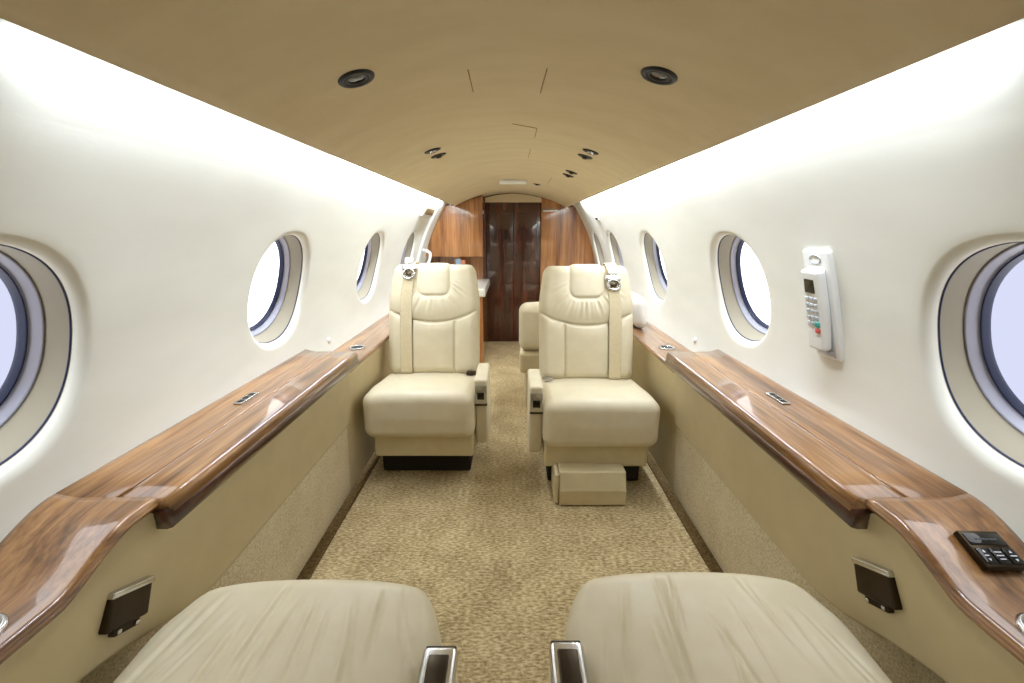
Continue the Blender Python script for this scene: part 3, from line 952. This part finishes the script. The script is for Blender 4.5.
# ------------------------------------------------------------------ phone on the right wall
def phone():
    Mx = on_wall(1, 1.084, .968)
    root = thing('wall_phone', 'white telephone handset with keypad in a cradle on the right wall', 'phone', (0, 0, 0))
    # local x: +Y (away from camera) ; y: up ; z: into cabin
    cr = mesh_obj('cradle', *xform(soft_box((.048, .144, .009), .006, (3, 8, 1), (0, 0, .008), 3), Mx), M['white'], root)
    mesh_obj('speaker_oval', *xform(tube([(.020 * math.cos(a), .122 + .011 * math.sin(a), .0175) for a in lsp(0, 2 * PI, 33)], .0016, 6, False), Mx), M['grey_key'], cr)
    mesh_obj('well', *xform(soft_box((.034, .118, .002), .0015, (2, 6, 1), (0, -.020, .017), 2), Mx), M['grey_key'], cr)
    R = Matrix.Translation((0.0, -.008, .026)) @ Matrix.Rotation(math.radians(-2), 4, 'X')
    H = Mx @ R
    hs = mesh_obj('handset', *xform(soft_box((.034, .106, .012), .008, (4, 12, 2), (0, 0, 0), 4,
              lambda x, y, z, nx, ny, nz: (x * (1 - .10 * (y / .108 < 0) * abs(y / .108)), y, z + .004 * (y / .108) ** 2)), H), M['white'], root)
    mesh_obj('screen', *xform(soft_box((.018, .018, .0015), .0014, (1, 1, 1), (.003, .066, .0135), 2), H), plain('phone_screen', rgb(40, 32, 22), .15), hs)
    mb = MB()
    for r in range(5):
        for c in range(3):
            if r == 4 and c == 0: continue
            mb.add(*soft_box((.0062, .0052, .002), .0018, (1, 1, 1), (-.014 + c * .015, .032 - r * .0165, .0128), 2))
    mb.v = [tuple(H @ Vector(v)) for v in mb.v]
    mb.build('keypad', M['grey_key'], hs)
    mesh_obj('call_key', *xform(soft_box((.009, .0075, .0025), .002, (1, 1, 1), (-.014, -.034, .013), 2), H), M['green'], hs, label='teal key')
    mesh_obj('end_key', *xform(soft_box((.009, .0065, .0025), .002, (1, 1, 1), (-.014, -.051, .013), 2), H), M['red'], hs, label='red key')
    mesh_obj('cradle_key', *xform(soft_box((.006, .006, .002), .0018, (1, 1, 1), (.022, -.124, .0175), 2), Mx), M['grey_key'], cr)
    mesh_obj('cradle_clip', *xform(soft_box((.014, .004, .006), .003, (1, 1, 1), (-.012, -.124, .020), 2), Mx), M['grey_key'], cr)
phone()

# small round caps on the wall over the far ledge
for sg, s in ((-1, 'left'), (1, 'right')):
    Mx = on_wall(sg, 1.93, .655)
    o = mesh_obj('wall_button', *xform(capped(lathe([(.013, 0), (.013, .004), (.010, .007), (.003, .008)], 20), 20, False, True), Mx), M['white'])
    tag(o, 'small white round button on the %s wall above the cup holder' % s, 'button')

# ------------------------------------------------------------------ ceiling fittings
def ceil_mat(x, y, off=0.0):
    n = ceil_n(x)
    X = Vector((1, 0, -.980 * x)).normalized()
    Yv = n.cross(X)
    o = Vector((x, y, ceil_z(x))) + n * off
    return Matrix(((X.x, Yv.x, n.x, o.x), (X.y, Yv.y, n.y, o.y), (X.z, Yv.z, n.z, o.z), (0, 0, 0, 1)))
for x, s in ((-.318, 'left'), (.300, 'right')):
    Mx = ceil_mat(x, .985)
    root = thing('ceiling_spotlight', 'large round black spotlight fitting in the tan ceiling, %s of the aisle' % s, 'light', (0, 0, 0), 0, 'round black ceiling fittings')
    mesh_obj('bezel', *xform(lathe([(.038, -.002), (.038, .002), (.035, .005), (.028, .005), (.025, .002), (.024, -.001)], 36), Mx), M['black'], root)
    mesh_obj('inner_ring', *xform(lathe([(.025, -.001), (.0235, .0035), (.020, .0035), (.018, -.0002)], 36), Mx), M['black'], root)
    mesh_obj('lens', *xform(capped(lathe([(.020, .0005), (.012, .002), (.002, .0025)], 36), 36, False, True), Mx), M['glossblack'], root)
vents = [(-.312, 1.82, 'pair above the left far seat, nearer of the two'), (-.308, 1.94, 'pair above the left far seat, farther of the two'),
         (.312, 1.84, 'pair above the right far seat, nearer of the two'), (.310, 1.96, 'pair above the right far seat, farther of the two'),
         (.318, 2.45, 'deeper right-hand pair, nearer of the two'), (.318, 2.59, 'deeper right-hand pair, farther of the two')]
for i, (x, y, d) in enumerate(vents):
    Mx = ceil_mat(x, y)
    root = thing('air_vent', 'small black oval ceiling vent, ' + d, 'vent', (0, 0, 0), 0, 'small oval ceiling vents')
    mesh_obj('bezel', *xform(capped(lathe([(.034, -.001), (.033, .003), (.027, .005), (.018, .003)], 28, 1, .8), 28, False, True), Mx), M['black'], root)
    mesh_obj('nozzle', *xform(capped(lathe([(.013, .002), (.013, .009), (.010, .011), (.006, .008)], 20), 20, False, True), Mx), M['chrome'] if i in (0, 2) else M['dark_metal'], root)
Mx = ceil_mat(.187, 3.42)
root = thing('air_vent', 'tiny black ceiling vent beside the white sign near the door', 'vent', (0, 0, 0), 0, 'small oval ceiling vents')
mesh_obj('bezel', *xform(capped(lathe([(.028, -.001), (.027, .003), (.020, .004), (.014, .002)], 24), 24, False, True), Mx), M['black'], root)
mesh_obj('nozzle', *xform(capped(lathe([(.011, .002), (.011, .008), (.006, .009)], 18), 18, False, True), Mx), M['dark_metal'], root)
sg_ = thing('ceiling_sign', 'white rectangular sign panel on the ceiling in front of the door', 'sign', (.008, 3.32, ceil_z(.008)))
mesh_obj('sign_housing', *soft_box((.098, .055, .012), .006, (3, 2, 1), (0, 0, -.011), 2), M['wall'], sg_)
mesh_obj('sign_face', *soft_box((.085, .006, .007), .003, (3, 1, 1), (0, -.053, -.011), 2), M['white'], sg_)

# ------------------------------------------------------------------ lights
def area(name, loc, size, sizey, power, col, direction):
    l = bpy.data.lights.new(name, 'AREA'); l.shape = 'RECTANGLE'
    l.size = size; l.size_y = sizey; l.energy = power; l.color = col
    o = bpy.data.objects.new(name, l); C.objects.link(o)
    o.location = loc
    z = -Vector(direction).normalized()
    x = Vector((0, 1, 0)); y = z.cross(x).normalized()
    o.rotation_euler = Matrix(((x.x, y.x, z.x), (x.y, y.y, z.y), (x.z, y.z, z.z))).to_euler()
    return o
CP = 7.6          # watts per metre of cove strip
for sg in (-1, 1):
    for (ya, yb, k, d, spread) in ((.60, 1.60, .42, (.42, 0, -.91), 105), (1.60, 3.95, 1.05, (.28, 0, -.96), 170)):
        o = area('cove_lamp', (sg * .568, (ya + yb) / 2, 1.408), yb - ya, .018, CP * k * (yb - ya), (.91, 1.0, 1.12), (sg * d[0], 0, d[2]))
        o.data.spread = math.radians(spread)

# daylight outside
w = bpy.data.worlds.new('sky'); bpy.context.scene.world = w; w.use_nodes = True
nt = w.node_tree
bg = nt.nodes['Background']
tc = nt.nodes.new('ShaderNodeTexCoord'); sp = nt.nodes.new('ShaderNodeSeparateXYZ')
def wmath(op, a, b=None):
    n = nt.nodes.new('ShaderNodeMath'); n.operation = op
    for k, v in enumerate((a, b)):
        if v is None: continue
        if isinstance(v, (int, float)): n.inputs[k].default_value = v
        else: nt.links.new(v, n.inputs[k])
    return n.outputs[0]
def wstep(v, a, b):
    m = nt.nodes.new('ShaderNodeMapRange'); m.interpolation_type = 'SMOOTHSTEP'
    m.inputs['From Min'].default_value = a; m.inputs['From Max'].default_value = b
    nt.links.new(v, m.inputs['Value'])
    return m.outputs['Result']
# daylight shaped to light the cabin: dim lavender band abeam, brighter ahead, above, below
nt.links.new(tc.outputs['Generated'], sp.inputs[0])
ahead = wstep(wmath('ABSOLUTE', sp.outputs['Y']), .70, .84)
above = wstep(sp.outputs['Z'], .12, .40)
below = wstep(wmath('MULTIPLY', sp.outputs['Z'], -1.0), .38, .60)
fac = wmath('MAXIMUM', wmath('MAXIMUM', ahead, above), below)
mixc = nt.nodes.new('ShaderNodeMix'); mixc.data_type = 'RGBA'
nt.links.new(fac, mixc.inputs['Factor'])
mixc.inputs['A'].default_value = (.74, .77, .97, 1)
SKY = 3.4
mixc.inputs['B'].default_value = (SKY, SKY * .99, SKY * .98, 1)
nt.links.new(mixc.outputs['Result'], bg.inputs['Color'])
bg.inputs['Strength'].default_value = 1.0
# window portals: they only steer the daylight sampling through each opening
def portal(sg, y):
    x, z = prof(SC); t = tangent(SC)
    o = area('window_portal', (sg * (x + t.y * .105), y, z - t.x * .105), .36, .40, 1, (1, 1, 1), (-sg * t.y, 0, t.x))
    o.data.cycles.is_portal = True
for y in LW: portal(-1, y)
for y in RW: portal(1, y)

# ------------------------------------------------------------------ camera
cam = bpy.data.cameras.new('camera')
cam.sensor_width = 36; cam.sensor_fit = 'HORIZONTAL'
cam.lens = F_PX / 1024 * 36
cam.clip_start = .01
co = bpy.data.objects.new('camera', cam); C.objects.link(co)
co.location = (0, 0, EYE)
co.rotation_euler = (PI / 2 - math.atan(111.5 / F_PX), 0, 0)
sc = bpy.context.scene
sc.camera = co
sc.view_settings.view_transform = 'Standard'
sc.view_settings.look = 'None'
sc.view_settings.gamma = 1
sc.view_settings.use_curve_mapping = False
sc.view_settings.exposure = 0.0
